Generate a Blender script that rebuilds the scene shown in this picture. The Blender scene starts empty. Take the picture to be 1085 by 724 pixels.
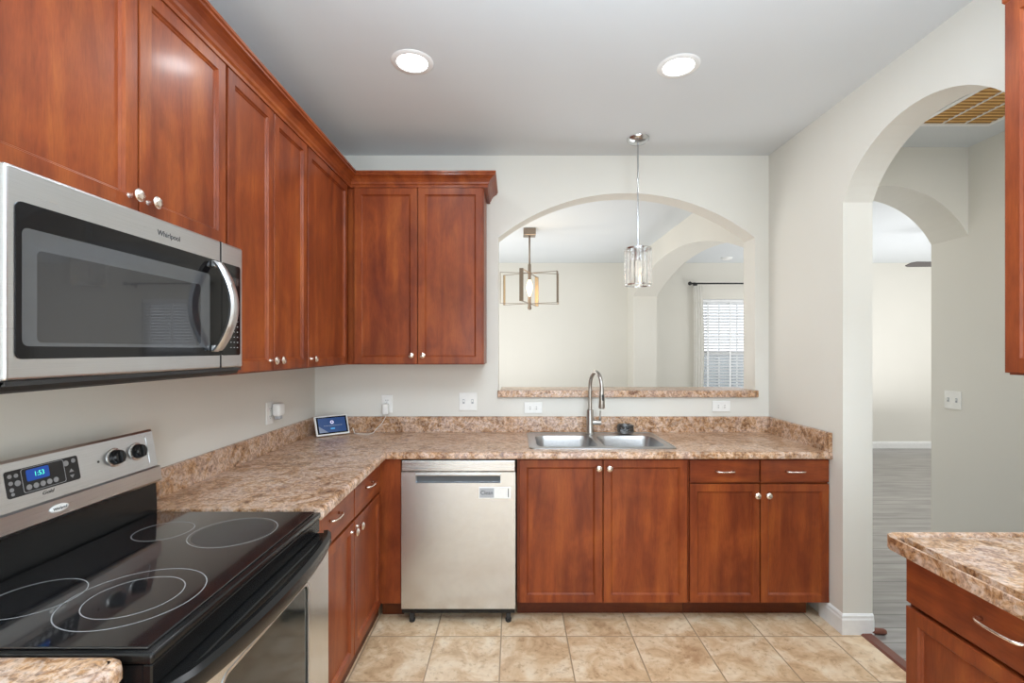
import bpy, bmesh, math, random
from mathutils import Vector, Matrix, noise as mnoise
from mathutils.geometry import tessellate_polygon
random.seed(7)
PI = math.pi
S = bpy.context.scene
COL = S.collection

# ------------------------------------------------------------------ dimensions (metres; x right, y into the photo, z up)
F, PX, PY, CAMH = 506.0, 543.4, 371.0, 1.454
YW = 3.155            # kitchen far wall
XL, XR = -1.308, 1.691
H = 2.74
YF = 7.05             # far wall of the next rooms
YB = -2.7             # wall behind the camera

# ------------------------------------------------------------------ camera
cam = bpy.data.cameras.new('camera'); co = bpy.data.objects.new('camera', cam); COL.objects.link(co)
co.location = (0, 0, CAMH); co.rotation_euler = (PI/2, 0, 0)
cam.sensor_width = 36.0; cam.lens = 36.0*F/1085; cam.sensor_fit = 'HORIZONTAL'
cam.shift_x = (542.5-PX)/1085; cam.shift_y = (PY-362)/1085
cam.clip_start = .02; cam.clip_end = 200
S.camera = co
S.view_settings.view_transform = 'Standard'; S.view_settings.look = 'None'
S.view_settings.gamma = 1; S.view_settings.use_curve_mapping = False
S.view_settings.exposure = 0.08

# ------------------------------------------------------------------ world and large lights
w = bpy.data.worlds.new('world'); S.world = w; w.use_nodes = True
wn = w.node_tree.nodes; wl = w.node_tree.links
bg = wn['Background']; bg.inputs[1].default_value = 2.2
bg.inputs[0].default_value = (.86, .93, 1.0, 1)

def area(name, loc, rot, sx, sy, power, col=(1, 1, 1), spread=PI):
    l = bpy.data.lights.new(name, 'AREA'); l.shape = 'RECTANGLE'; l.size = sx; l.size_y = sy
    l.energy = power; l.color = col; l.spread = spread
    o = bpy.data.objects.new(name, l); COL.objects.link(o); o.location = loc; o.rotation_euler = rot
    return o
area('rear_fill', (1.0, YB+.06, 1.45), (PI/2, 0, 0), 1.2, 2.1, 54, (.86, .965, 1.09))  # added fill lamp behind the camera; the rear wall has no window
area('rear_band_fill', (-.62, YB+.06, 1.15), (PI/2, 0, 0), .55, 2.1, 25, (.86, .965, 1.09))  # added tall lamp, gives the dishwasher door its bright band; no door here
area('near_overhead_fill', (.45, .75, H-.03), (0, 0, 0), 1.1, 1.1, 27, (.86, .965, 1.08))  # added out-of-view fill for the left wall and counters, no fixture
area('ceiling_up_fill', (.25, .25, 1.95), (PI, 0, 0), 1.2, 1.0, 48, (.77, .955, 1.13))  # added lamp facing up, brightens the kitchen ceiling
area('living_side_fill', (7.3, 5.0, 1.5), (PI/2, 0, PI/2), 3.0, 2.2, 30, (.97, .98, 1.0))  # added side fill for the living room, east wall is solid
area('living_far_wall_fill', (5.2, 3.4, 1.5), (PI/2, 0, 0), 2.6, 2.0, 12, (.97, .98, 1.0))  # added fill aimed at the far living room wall, no opening behind it
area('living_up_fill', (4.6, 5.2, .5), (PI, 0, 0), 2.2, 2.2, 50, (.97, .98, 1.0))  # added upward fill to whiten the living room ceiling
area('dining_side_fill', (-1.25, 5.2, 1.5), (PI/2, 0, -PI/2), 2.6, 2.0, 20, (.97, .98, 1.0))  # added fill in front of the solid left wall, lights the dining room
area('dining_up_fill', (-.2, 5.2, .5), (PI, 0, 0), 1.6, 2.0, 34, (.97, .98, 1.0))  # added upward fill for the dining room ceiling
area('hall_rear_fill', (2.36, -.6, H-.04), (0, 0, 0), .6, 1.6, 8, (.92, .97, 1.02))  # added unseen fill at the rear of the hall, no fixture modelled
area('hall_up_fill', (2.36, -.3, .35), (PI, 0, 0), .6, 1.8, 14, (.92, .97, 1.02))  # added low lamp facing up, lifts the hall brightness
area('hall_overhead_fill', (2.5, 1.75, H-.03), (0, 0, 0), .4, .5, 10, (.94, .97, 1.0))  # added out-of-view overhead fill, brightens the hall wall but spares the jamb

# ------------------------------------------------------------------ materials
def lin(r, g, b): return tuple(((c/255)/12.92 if c/255 <= .04045 else ((c/255+.055)/1.055)**2.4) for c in (r, g, b))+(1,)
class NT:
    def __init__(s, name):
        s.m = bpy.data.materials.new(name); s.m.use_nodes = True
        s.n = s.m.node_tree.nodes; s.l = s.m.node_tree.links
        s.p = s.n['Principled BSDF']
    def add(s, t, **k):
        n = s.n.new(t)
        for a, v in k.items(): setattr(n, a, v)
        return n
    def coords(s, scale=(1, 1, 1), loc=(0, 0, 0), world=False):
        mp = s.add('ShaderNodeMapping'); mp.inputs['Scale'].default_value = scale; mp.inputs['Location'].default_value = loc
        if world: s.l.new(s.add('ShaderNodeNewGeometry').outputs['Position'], mp.inputs[0])
        else: s.l.new(s.add('ShaderNodeTexCoord').outputs['Object'], mp.inputs[0])
        return mp.outputs[0]
    def noise(s, vec, scale, detail=4, rough=.55, dist=0):
        n = s.add('ShaderNodeTexNoise'); n.inputs['Scale'].default_value = scale; n.inputs['Detail'].default_value = detail
        n.inputs['Roughness'].default_value = rough; n.inputs['Distortion'].default_value = dist
        s.l.new(vec, n.inputs['Vector']); return n.outputs['Fac']
    def ramp(s, fac, stops, interp='LINEAR'):
        r = s.add('ShaderNodeValToRGB'); r.color_ramp.interpolation = interp
        e = r.color_ramp.elements
        while len(e) < len(stops): e.new(.5)
        for i, (p, c) in enumerate(stops): e[i].position = p; e[i].color = c
        s.l.new(fac, r.inputs[0]); return r.outputs[0]
    def mix(s, f, a, b, bt='MIX'):
        m = s.add('ShaderNodeMix', data_type='RGBA', blend_type=bt)
        for sock, v in ((m.inputs[0], f), (m.inputs[6], a), (m.inputs[7], b)):
            if hasattr(v, 'links') or hasattr(v, 'is_linked'): s.l.new(v, sock)
            else: sock.default_value = v
        return m.outputs[2]
    def math(s, op, a, b=None, c=None):
        m = s.add('ShaderNodeMath', operation=op)
        for i, v in enumerate((a, b, c)):
            if v is None: continue
            if hasattr(v, 'is_linked'): s.l.new(v, m.inputs[i])
            else: m.inputs[i].default_value = v
        return m.outputs[0]
    def bump(s, h, strength=.2, dist=.002):
        b = s.add('ShaderNodeBump'); b.inputs['Strength'].default_value = strength; b.inputs['Distance'].default_value = dist
        s.l.new(h, b.inputs['Height']); s.l.new(b.outputs[0], s.p.inputs['Normal'])
    def set(s, **k):
        nm = dict(color='Base Color', rough='Roughness', metal='Metallic', coat='Coat Weight', coatr='Coat Roughness', trans='Transmission Weight',
                  ior='IOR', spec='Specular IOR Level', emis='Emission Color', es='Emission Strength', aniso='Anisotropic', alpha='Alpha', sheen='Sheen Weight')
        for a, v in k.items():
            i = s.p.inputs[nm[a]]
            if hasattr(v, 'is_linked'): s.l.new(v, i)
            else: i.default_value = v
        return s

def plain(name, col, rough=.5, metal=0, **k):
    t = NT(name)
    f = t.noise(t.coords(), 30, 3)
    c = t.mix(.5, col, t.ramp(f, [(.3, tuple(x*.93 for x in col[:3])+(1,)), (.7, tuple(min(1, x*1.05) for x in col[:3])+(1,))]))
    t.set(color=c, rough=rough, metal=metal, **k); return t.m

def paint(name, col, rough=.75):
    t = NT(name); v = t.coords(world=True)
    f = t.noise(v, 1.3, 2); fine = t.noise(v, 180, 2)
    c = t.mix(1.0, col, t.ramp(f, [(.3, (.975, .975, .975, 1)), (.7, (1, 1, 1, 1))]), 'MULTIPLY')
    t.set(color=c, rough=rough, spec=.3); t.bump(fine, .08, .001); return t.m

def cherry(name, grain='z', tint=1.0):
    t = NT(name)
    sc = {'z': (9, 9, 1.1), 'y': (9, 1.1, 9), 'x': (1.1, 9, 9)}[grain]
    a = t.noise(t.coords(sc), 1.4, 5, .6, .6)
    b = t.noise(t.coords((1, 1, .6)), 5.5, 3, .55, .8)
    g = t.noise(t.coords(tuple(s*14 for s in sc)), 2.0, 3)
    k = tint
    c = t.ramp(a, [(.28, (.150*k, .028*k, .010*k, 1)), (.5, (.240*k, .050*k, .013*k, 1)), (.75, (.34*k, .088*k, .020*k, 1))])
    c2 = t.ramp(b, [(.3, (.62, .58, .62, 1)), (.52, (1, 1, 1, 1)), (.75, (1.35, 1.5, 1.25, 1))])
    c = t.mix(.75, c, c2, 'MULTIPLY')
    c = t.mix(.35, c, t.ramp(g, [(.35, (.7, .68, .68, 1)), (.6, (1.1, 1.1, 1.1, 1))]), 'MULTIPLY')
    t.set(color=c, rough=.40, coat=.10, coatr=.16, spec=.25); t.bump(g, .05, .001); return t.m

def granite(name):
    t = NT(name); v = t.coords(world=True)
    a = t.noise(v, 30, 8, .74, 1.2); b = t.noise(v, 7.5, 5, .65, 1.6); d = t.noise(v, 80, 5, .75); e = t.noise(v, 2.6, 3, .5, .5)
    c = t.ramp(a, [(.36, lin(70, 46, 40)), (.44, lin(138, 96, 62)), (.49, lin(198, 156, 110)), (.54, lin(216, 192, 170)), (.66, lin(226, 214, 204))])
    c2 = t.ramp(b, [(.38, lin(112, 74, 48)), (.47, lin(192, 150, 108)), (.54, lin(212, 190, 174)), (.66, lin(178, 156, 150))])
    c = t.mix(.48, c, c2)
    c = t.mix(.75, c, t.ramp(d, [(.38, (.30, .22, .18, 1)), (.46, (.90, .86, .83, 1)), (.66, (1.2, 1.16, 1.10, 1))]), 'MULTIPLY')
    c = t.mix(.5, c, t.ramp(e, [(.35, (.84, .75, .70, 1)), (.65, (1.12, 1.11, 1.12, 1))]), 'MULTIPLY')
    t.set(color=c, rough=.30, spec=.5, coat=.25, coatr=.22); return t.m

def tile(name):
    t = NT(name); g = t.add('ShaderNodeNewGeometry'); sep = t.add('ShaderNodeSeparateXYZ'); t.l.new(g.outputs['Position'], sep.inputs[0])
    s = .333
    ux = t.math('DIVIDE', t.math('SUBTRACT', sep.outputs[0], -.393), s); uy = t.math('DIVIDE', t.math('SUBTRACT', sep.outputs[1], 2.423), s)
    ix = t.math('FLOOR', ux); iy = t.math('FLOOR', uy)
    fx = t.math('FRACT', ux); fy = t.math('FRACT', uy)
    dx = t.math('MINIMUM', fx, t.math('SUBTRACT', 1.0, fx)); dy = t.math('MINIMUM', fy, t.math('SUBTRACT', 1.0, fy))
    dd = t.math('MINIMUM', dx, dy)
    gm = t.math('SMOOTH_MIN', t.math('MULTIPLY', t.math('SUBTRACT', dd, .006), 160.0), 1.0, .2); gm = t.math('MAXIMUM', gm, 0.0)
    cb = t.add('ShaderNodeCombineXYZ'); t.l.new(ix, cb.inputs[0]); t.l.new(iy, cb.inputs[1])
    wnz = t.add('ShaderNodeTexWhiteNoise'); t.l.new(cb.outputs[0], wnz.inputs['Vector'])
    off = t.add('ShaderNodeVectorMath', operation='SCALE'); t.l.new(wnz.outputs['Color'], off.inputs[0]); off.inputs['Scale'].default_value = 20
    ad = t.add('ShaderNodeVectorMath', operation='ADD'); t.l.new(off.outputs[0], ad.inputs[0]); t.l.new(g.outputs['Position'], ad.inputs[1])
    a = t.noise(ad.outputs[0], 7, 6, .62, .7); b = t.noise(ad.outputs[0], 34, 5, .7)
    c = t.ramp(a, [(.3, lin(184, 148, 112)), (.46, lin(214, 184, 148)), (.58, lin(230, 208, 178)), (.75, lin(240, 226, 204))])
    c = t.mix(.55, c, t.ramp(b, [(.34, (.56, .43, .31, 1)), (.46, (1, .97, .93, 1)), (.7, (1.08, 1.07, 1.05, 1))]), 'MULTIPLY')
    c = t.mix(.6, c, t.ramp(wnz.outputs['Value'], [(0, (.90, .88, .85, 1)), (1, (1.04, 1.03, 1.02, 1))]), 'MULTIPLY')
    c = t.mix(gm, lin(166, 140, 112), c)
    t.set(color=c, rough=.42, spec=.45); t.bump(gm, .5, .003); return t.m

def planks(name):
    t = NT(name); g = t.add('ShaderNodeNewGeometry'); sep = t.add('ShaderNodeSeparateXYZ'); t.l.new(g.outputs['Position'], sep.inputs[0])
    uy = t.math('DIVIDE', sep.outputs[1], .125); iy = t.math('FLOOR', uy); fy = t.math('FRACT', uy)
    d = t.math('MINIMUM', fy, t.math('SUBTRACT', 1.0, fy)); gm = t.math('MINIMUM', t.math('MULTIPLY', d, 30.0), 1.0)
    wnz = t.add('ShaderNodeTexWhiteNoise', noise_dimensions='1D'); t.l.new(iy, wnz.inputs['W'])
    n = t.noise(t.coords((1.2, 8, 1), world=True), 2.2, 3, .5, .4)
    c = t.ramp(n, [(.3, lin(122, 117, 112)), (.7, lin(160, 155, 150))])
    c = t.mix(.7, c, t.ramp(wnz.outputs['Value'], [(0, (.8, .8, .8, 1)), (1, (1.1, 1.1, 1.1, 1))]), 'MULTIPLY')
    c = t.mix(gm, lin(34, 28, 26), c)
    t.set(color=c, rough=.3, spec=.6, coat=.3, coatr=.2); return t.m

def steel(name, col=(.62, .62, .61, 1), rough=.27, streak=(2, 2, 260), aniso=.0, bs=.04):
    t = NT(name); f = t.noise(t.coords(streak), 3, 3)
    c = t.ramp(f, [(.3, tuple(x*.93 for x in col[:3])+(1,)), (.7, tuple(x*1.04 for x in col[:3])+(1,))])
    r = t.math('MULTIPLY_ADD', f, .12, rough-.06)
    t.set(color=c, rough=r, metal=1.0, aniso=aniso); (t.bump(f, bs, .0005) if bs else None); return t.m

def emit(name, col, s):
    t = NT(name); t.set(color=tuple(c*.15 for c in col[:3])+(1,), emis=col, es=s, rough=.35, spec=.3); return t.m

def pane_mat(name, tint=(1, 1, 1, 1), gl=.12):
    m = bpy.data.materials.new(name); m.use_nodes = True; n = m.node_tree.nodes; l = m.node_tree.links; n.clear()
    o = n.new('ShaderNodeOutputMaterial'); mx = n.new('ShaderNodeMixShader'); tr = n.new('ShaderNodeBsdfTransparent'); g = n.new('ShaderNodeBsdfGlossy')
    fr = n.new('ShaderNodeFresnel'); fr.inputs[0].default_value = 1.45
    tr.inputs[0].default_value = tint; g.inputs['Roughness'].default_value = .02
    l.new(fr.outputs[0], mx.inputs[0]); l.new(tr.outputs[0], mx.inputs[1]); l.new(g.outputs[0], mx.inputs[2]); l.new(mx.outputs[0], o.inputs[0])
    return m

def crystal(name):
    m = bpy.data.materials.new(name); m.use_nodes = True; n = m.node_tree.nodes; l = m.node_tree.links; n.clear()
    o = n.new('ShaderNodeOutputMaterial'); mx = n.new('ShaderNodeMixShader'); g = n.new('ShaderNodeBsdfGlass'); tr = n.new('ShaderNodeBsdfTransparent')
    g.inputs['IOR'].default_value = 1.5; g.inputs['Roughness'].default_value = .01; mx.inputs[0].default_value = .45
    l.new(g.outputs[0], mx.inputs[1]); l.new(tr.outputs[0], mx.inputs[2]); l.new(mx.outputs[0], o.inputs[0]); return m

M = {}
M['wall'] = paint('wall_paint', lin(226, 223, 214)); M['ceil'] = paint('ceiling_paint', lin(220, 224, 226), .85)
M['trim'] = plain('white_trim_paint', lin(240, 240, 238), .35)
M['wood'] = cherry('cherry_wood'); M['wood_h'] = cherry('cherry_wood_horizontal', 'x'); M['wood_y'] = cherry('cherry_wood_lengthwise', 'y')
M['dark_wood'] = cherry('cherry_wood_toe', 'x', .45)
M['granite'] = granite('laminate_granite'); M['tile'] = tile('floor_tile'); M['planks'] = planks('wood_planks')
M['steel'] = steel('brushed_steel'); M['steel_v'] = steel('brushed_steel_door', (.74, .77, .795, 1), .25, (1, 1, 40), .5, 0)
M['steel_y'] = steel('brushed_steel_lengthwise', (.62, .635, .65, 1), .30, (2, 2, 300))
M['sink'] = steel('sink_steel', (.55, .555, .56, 1), .30, (40, 40, 40)); M['nickel'] = steel('brushed_nickel', (.44, .42, .39, 1), .30, (60, 60, 60))
M['steel_v'] = plain('brushed_steel_panel', (.70, .73, .755, 1), .26, 1.0, aniso=.5)
M['satin'] = steel('satin_handle', (.66, .67, .68, 1), .33, (8, 8, 8)); M['chrome'] = steel('chrome', (.62, .63, .64, 1), .16, (20, 20, 20)); M['knob'] = steel('satin_nickel_knob', (.86, .78, .70, 1), .25, (40, 40, 40))
M['black'] = plain('black_enamel', (.008, .008, .008, 1), .22, spec=.35)
M['black_glass'] = plain('black_glass', (.004, .004, .005, 1), .06, spec=.3)
M['cook_glass'] = plain('ceramic_glass', (.010, .010, .011, 1), .07, spec=.8, coat=.5, coatr=.04)
M['black_matte'] = plain('black_plastic', (.02, .02, .02, 1), .55)
M['ring'] = plain('burner_ring_print', (.30, .30, .30, 1), .3)
M['cook_grey'] = plain('burner_zone_print', (.035, .035, .036, 1), .2)
M['white'] = plain('white_plastic', lin(238, 237, 232), .35); M['grey'] = plain('grey_plastic', lin(150, 150, 150), .45)
M['dark_slot'] = plain('slot_dark', (.05, .05, .05, 1), .5)
M['brown'] = plain('brown_stained_trim', (.16, .05, .03, 1), .4)
M['curtain'] = plain('curtain_fabric', lin(250, 248, 242), .9, sheen=.4); M['blind'] = plain('blind_slat', lin(240, 241, 242), .4)
M['tan'] = plain('air_filter', lin(226, 186, 120), .8); M['tan_dark'] = plain('air_filter_fold', lin(168, 124, 66), .8)
M['pane'] = pane_mat('window_glass'); M['crystal'] = crystal('crystal_glass')
M['lens'] = emit('light_lens', (1, .98, .95, 1), 9); M['bulb'] = emit('warm_bulb', (1, .62, .25, 1), 7)
M['clear'] = emit('pendant_bulb_glass', (1, .95, .85, 1), .8)
M['blue'] = emit('screen_blue', lin(38, 66, 112), .9); M['blue2'] = emit('screen_light_blue', lin(72, 150, 205), 1); M['scrgrey'] = emit('screen_grey', lin(120, 130, 150), .8)
M['scrwhite'] = emit('screen_white', lin(225, 220, 245), 1); M['clockblue'] = emit('clock_blue', lin(30, 70, 150), 1.0); M['digit'] = emit('clock_digit', lin(90, 240, 200), 1.4)
M['mw_inner'] = plain('microwave_mesh', (.020, .020, .022, 1), .10, spec=.5, coat=.5, coatr=.02)
M['mw_side'] = plain('microwave_cavity', (.065, .067, .07, 1), .10, spec=.5, coat=.5, coatr=.02)
M['oven_glass'] = plain('oven_window_glass', (.022, .025, .023, 1), .08, spec=.6)
M['bronze'] = steel('bronze_frame', (.30, .24, .19, 1), .35, (20, 20, 20)); M['gold'] = steel('gold_inner', (.75, .58, .38, 1), .35, (20, 20, 20))
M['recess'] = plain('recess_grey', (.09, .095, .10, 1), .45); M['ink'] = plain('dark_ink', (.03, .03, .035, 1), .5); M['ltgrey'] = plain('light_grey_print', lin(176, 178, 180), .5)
M['fence'] = plain('grey_fence', lin(160, 166, 172), .8); M['grass'] = plain('lawn', lin(110, 120, 92), .9)
M['scrub'] = steel('steel_wool', (.22, .22, .22, 1), .3, (30, 30, 30)); M['fan'] = plain('fan_blade', (.07, .06, .055, 1), .5)

# ------------------------------------------------------------------ mesh helpers
def link(name, me, mat, parent=None):
    o = bpy.data.objects.new(name, me); COL.objects.link(o)
    mats = mat if isinstance(mat, (list, tuple)) else [mat]
    for m in mats: me.materials.append(M[m])
    if parent is not None:
        root = parent; off = Vector((0, 0, 0))
        while root is not None: off += root.location; root = root.parent
        me.transform(Matrix.Translation(-off)); o.parent = parent
    return o
def obj(name, bm, mat, parent=None, smooth=False, angle=None):
    bmesh.ops.recalc_face_normals(bm, faces=bm.faces)
    me = bpy.data.meshes.new(name); bm.to_mesh(me); bm.free()
    if smooth:
        for p in me.polygons: p.use_smooth = True
        if angle is not None: me.set_sharp_from_angle(angle=math.radians(angle))
    return link(name, me, mat, parent)
def tag(o, label, cat, group=None):
    o['label'] = label; o['category'] = cat
    if group: o['group'] = group
    return o
def thing(name, label, cat, loc, group=None):
    o = bpy.data.objects.new(name, None); COL.objects.link(o); o.location = loc; o.empty_display_size = .05
    bpy.context.view_layer.update() if False else None
    return tag(o, label, cat, group)
def struct(o): o['kind'] = 'structure'; return o
def B(): return bmesh.new()
def box(bm, x0, x1, y0, y1, z0, z1, bev=0, seg=1, mi=0):
    r = bmesh.ops.create_cube(bm, size=1)
    vs = r['verts']
    bmesh.ops.scale(bm, vec=(abs(x1-x0), abs(y1-y0), abs(z1-z0)), verts=vs)
    bmesh.ops.translate(bm, vec=((x0+x1)/2, (y0+y1)/2, (z0+z1)/2), verts=vs)
    es = list({e for v in vs for e in v.link_edges})
    fs = {f for v in vs for f in v.link_faces}
    if bev:
        rr = bmesh.ops.bevel(bm, geom=es, offset=bev, segments=seg, profile=.5, affect='EDGES')
        fs |= set(rr['faces'])
    if mi:
        for f in fs:
            if f.is_valid: f.material_index = mi
    return bm
def xf(bm, Mx, verts=None):
    bmesh.ops.transform(bm, matrix=Mx, verts=verts or bm.verts); return bm
def frame(origin, u, w_):
    """columns: u = width direction, w = outward direction, z up"""
    m = Matrix.Identity(4)
    u = Vector(u); w_ = Vector(w_)
    for i in range(3): m[i][0] = u[i]; m[i][1] = w_[i]; m[i][2] = (0, 0, 1)[i]; m[i][3] = origin[i]
    return m
def tube(bm, pts, r, n=10, cap=True, flat=None):
    pts = [Vector(p) for p in pts]; rings = []
    rs = r if isinstance(r, (list, tuple)) else [r]*len(pts)
    t0 = (pts[1]-pts[0]).normalized(); up = Vector((0, 0, 1)) if abs(t0.z) < .9 else Vector((0, 1, 0))
    a = t0.cross(up).normalized()
    for i, p in enumerate(pts):
        t = (pts[min(i+1, len(pts)-1)]-pts[max(i-1, 0)]).normalized()
        a = (a-t*a.dot(t)).normalized(); b = t.cross(a)
        rings.append([bm.verts.new(p+(a*math.cos(2*PI*k/n)+b*math.sin(2*PI*k/n)*(flat or 1))*rs[i]) for k in range(n)])
    for i in range(len(rings)-1):
        for k in range(n): bm.faces.new((rings[i][k], rings[i][(k+1) % n], rings[i+1][(k+1) % n], rings[i+1][k]))
    if cap: bm.faces.new(rings[0][::-1]); bm.faces.new(rings[-1])
    return bm
def lathe(bm, prof, c=(0, 0, 0), axis='z', n=28, cap=True):
    rings = []
    for r, h in prof:
        ring = []
        for k in range(n):
            a = 2*PI*k/n; u, v = r*math.cos(a), r*math.sin(a)
            p = {'z': (u, v, h), 'x': (h, u, v), 'y': (u, h, v)}[axis]
            ring.append(bm.verts.new((c[0]+p[0], c[1]+p[1], c[2]+p[2])))
        rings.append(ring)
    for i in range(len(rings)-1):
        for k in range(n): bm.faces.new((rings[i][k], rings[i][(k+1) % n], rings[i+1][(k+1) % n], rings[i+1][k]))
    if cap and prof[0][0] > 1e-6: bm.faces.new(rings[0][::-1])
    if cap and prof[-1][0] > 1e-6: bm.faces.new(rings[-1])
    bmesh.ops.remove_doubles(bm, verts=[v for r in rings for v in r], dist=1e-6)
    return bm
def sweep(bm, path, prof, side=1):
    """sweep a profile (out, z) along a 2-D path with mitred corners; out is to the right of travel when side=1"""
    P = [Vector(p) for p in path]; rings = []
    for i, p in enumerate(P):
        ns = []
        if i > 0: d = (P[i]-P[i-1]).normalized(); ns.append(Vector((d.y, -d.x))*side)
        if i < len(P)-1: d = (P[i+1]-P[i]).normalized(); ns.append(Vector((d.y, -d.x))*side)
        n = sum(ns, Vector((0, 0))).normalized(); k = 1/n.dot(ns[0])
        rings.append([bm.verts.new((p.x+n.x*o*k, p.y+n.y*o*k, z)) for o, z in prof])
    m = len(prof)
    for i in range(len(rings)-1):
        for k in range(m): bm.faces.new((rings[i][k], rings[i][(k+1) % m], rings[i+1][(k+1) % m], rings[i+1][k]))
    bm.faces.new(rings[0]); bm.faces.new(rings[-1][::-1]); return bm
def prism(bm, loops, a, b, to3):
    """extrude a 2-D polygon with holes between a and b; to3(u, v, w) gives the 3-D point"""
    flat = [p for L in loops for p in L]
    tris = tessellate_polygon([[Vector((p[0], p[1], 0)) for p in L] for L in loops])
    A = [bm.verts.new(to3(p[0], p[1], a)) for p in flat]; Bv = [bm.verts.new(to3(p[0], p[1], b)) for p in flat]
    for t in tris:
        try: bm.faces.new([A[i] for i in t]); bm.faces.new([Bv[i] for i in reversed(t)])
        except ValueError: pass
    k = 0
    for L in loops:
        n = len(L)
        for i in range(n): bm.faces.new((A[k+i], A[k+(i+1) % n], Bv[k+(i+1) % n], Bv[k+i]))
        k += n
    return bm
def arc_pts(u0, u1, spring, apex, n=28):
    """points of a segmental arch from u0 to u1"""
    h = apex-spring; a = abs(u1-u0)/2; R = (a*a+h*h)/(2*h); c = (u0+u1)/2; t = math.asin(min(1, a/R))
    if h > a: t = PI-t
    out = []
    for i in range(n+1):
        s = -t+2*t*i/n; out.append((c+(1 if u1 > u0 else -1)*R*math.sin(s), spring-(R-h)+R*math.cos(s)))
    return out
def text(name, s, size, Mx, mat, parent, sx=1.0, shear=0, ext=.0003, align='CENTER'):
    cu = bpy.data.curves.new(name, 'FONT'); cu.body = s; cu.size = size; cu.extrude = ext; cu.align_x = align; cu.align_y = 'CENTER'; cu.shear = shear
    o = bpy.data.objects.new(name, cu); COL.objects.link(o)
    dg = bpy.context.evaluated_depsgraph_get(); me = bpy.data.meshes.new_from_object(o.evaluated_get(dg)); bpy.data.objects.remove(o)
    me.transform(Mx @ Matrix.Diagonal((sx, 1, 1, 1))); me.materials.clear()
    return link(name, me, mat, parent)
def face_m(origin, u, n):
    """matrix for text/flat marks: local x = u, local y = v (up), local z = n"""
    u = Vector(u).normalized(); n = Vector(n).normalized(); v = n.cross(u)
    m = Matrix.Identity(4)
    for i in range(3): m[i][0] = u[i]; m[i][1] = v[i]; m[i][2] = n[i]; m[i][3] = origin[i]
    return m

# ================================================================== SETTING
# floors
b = B(); box(b, XL-.15, 1.78, YB, YW+.1, -.06, 0); struct(obj('floor', b, 'tile'))
b = B(); box(b, 1.835, 7.7, YB, YF+.15, -.06, -.002); box(b, XL-.15, 1.835, YW+.1, YF+.15, -.06, -.002); struct(obj('floor', b, 'planks'))
b = B(); sweep(b, [(1.777, YB), (1.777, 2.47)], [(-.004, -.03), (-.004, .002), (.006, .008), (.05, .008), (.06, .001), (.06, -.03)]); struct(obj('trim_1', b, 'brown'))
# ceiling
b = B(); box(b, XL-.15, 7.7, YB-.1, YF+.15, H, H+.1); struct(obj('ceiling', b, 'ceil'))
SPR, APX = 2.196, 2.491
# left and rear walls
b = B(); box(b, XL-.15, XL, YB-.1, YF+.15, 0, H); struct(obj('wall_left', b, 'wall'))
b = B(); box(b, XL, 3.03, YB-.1, YB, 0, H); struct(obj('wall_rear', b, 'wall'))
# kitchen far wall with the arched pass-through
PX0, PX1 = -.096, 1.600
TY = lambda u, v, w_: (u, w_, v)
TX = lambda u, v, w_: (w_, u, v)
b = B(); prism(b, [[(XL, 0), (XR, 0), (XR, H), (XL, H)], [(PX0, 1.141), (PX1, 1.141)]+arc_pts(PX1, PX0, SPR, APX)], YW, YW+.141, TY)
struct(obj('wall_back', b, 'wall'))
# right wall with arched doorway (y 1.553-2.447)
def notch_wall(u0, u1, o0, o1, spr, apx):
    return [[(u0, 0), (o0, 0)]+arc_pts(o0, o1, spr, apx)+[(o1, 0), (u1, 0), (u1, H), (u0, H)]]
b = B(); prism(b, notch_wall(YB, 3.296, 1.553, 2.447, 2.21, 2.494), XR, 1.843, TX); struct(obj('wall_right', b, 'wall'))
# wall between dining and living room, long low arch
b = B(); prism(b, notch_wall(3.296, YF, 3.5, 6.70, 2.205, 2.507), XR, 2.02, TX); struct(obj('wall_dining', b, 'wall'))
# hall end wall with arch, hall side wall, living room walls
b = B(); prism(b, notch_wall(1.843, 2.887, 1.862, 2.8868, 2.178, 2.494), 3.027, 3.295, TY); struct(obj('wall_hall', b, 'wall'))
b = B(); box(b, 2.887, 3.03, YB-.1, 3.295, 0, H); struct(obj('wall_corridor', b, 'wall'))
b = B(); box(b, 3.03, 7.7, 3.155, 3.295, 0, H); struct(obj('wall_living', b, 'wall'))
b = B(); box(b, 7.55, 7.7, 3.295, YF, 0, H); struct(obj('wall_east', b, 'wall'))
WX0, WX1, WZ0, WZ1 = 2.76, 3.66, .62, 2.205
b = B(); prism(b, [[(XL, 0), (7.7, 0), (7.7, H), (XL, H)], [(WX0, WZ0), (WX1, WZ0), (WX1, WZ1), (WX0, WZ1)]], YF, YF+.15, TY); struct(obj('wall_far', b, 'wall'))
# baseboards
BB = [(-.0005, 0), (.013, 0), (.013, .075), (.010, .084), (.010, .095), (.004, .104), (-.0005, .104)]
b = B(); sweep(b, [(1.843, 2.447), (XR, 2.447), (XR, 2.62)], BB, -1); struct(obj('baseboard_pier', b, 'trim'))
b = B(); sweep(b, [(XL, YF), (XR, YF)], BB); sweep(b, [(2.02, YF), (7.55, YF)], BB); struct(obj('baseboard_far', b, 'trim'))
b = B(); sweep(b, [(2.887, 3.0), (2.887, YB)], BB, 1); struct(obj('baseboard_corridor', b, 'trim'))
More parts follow.
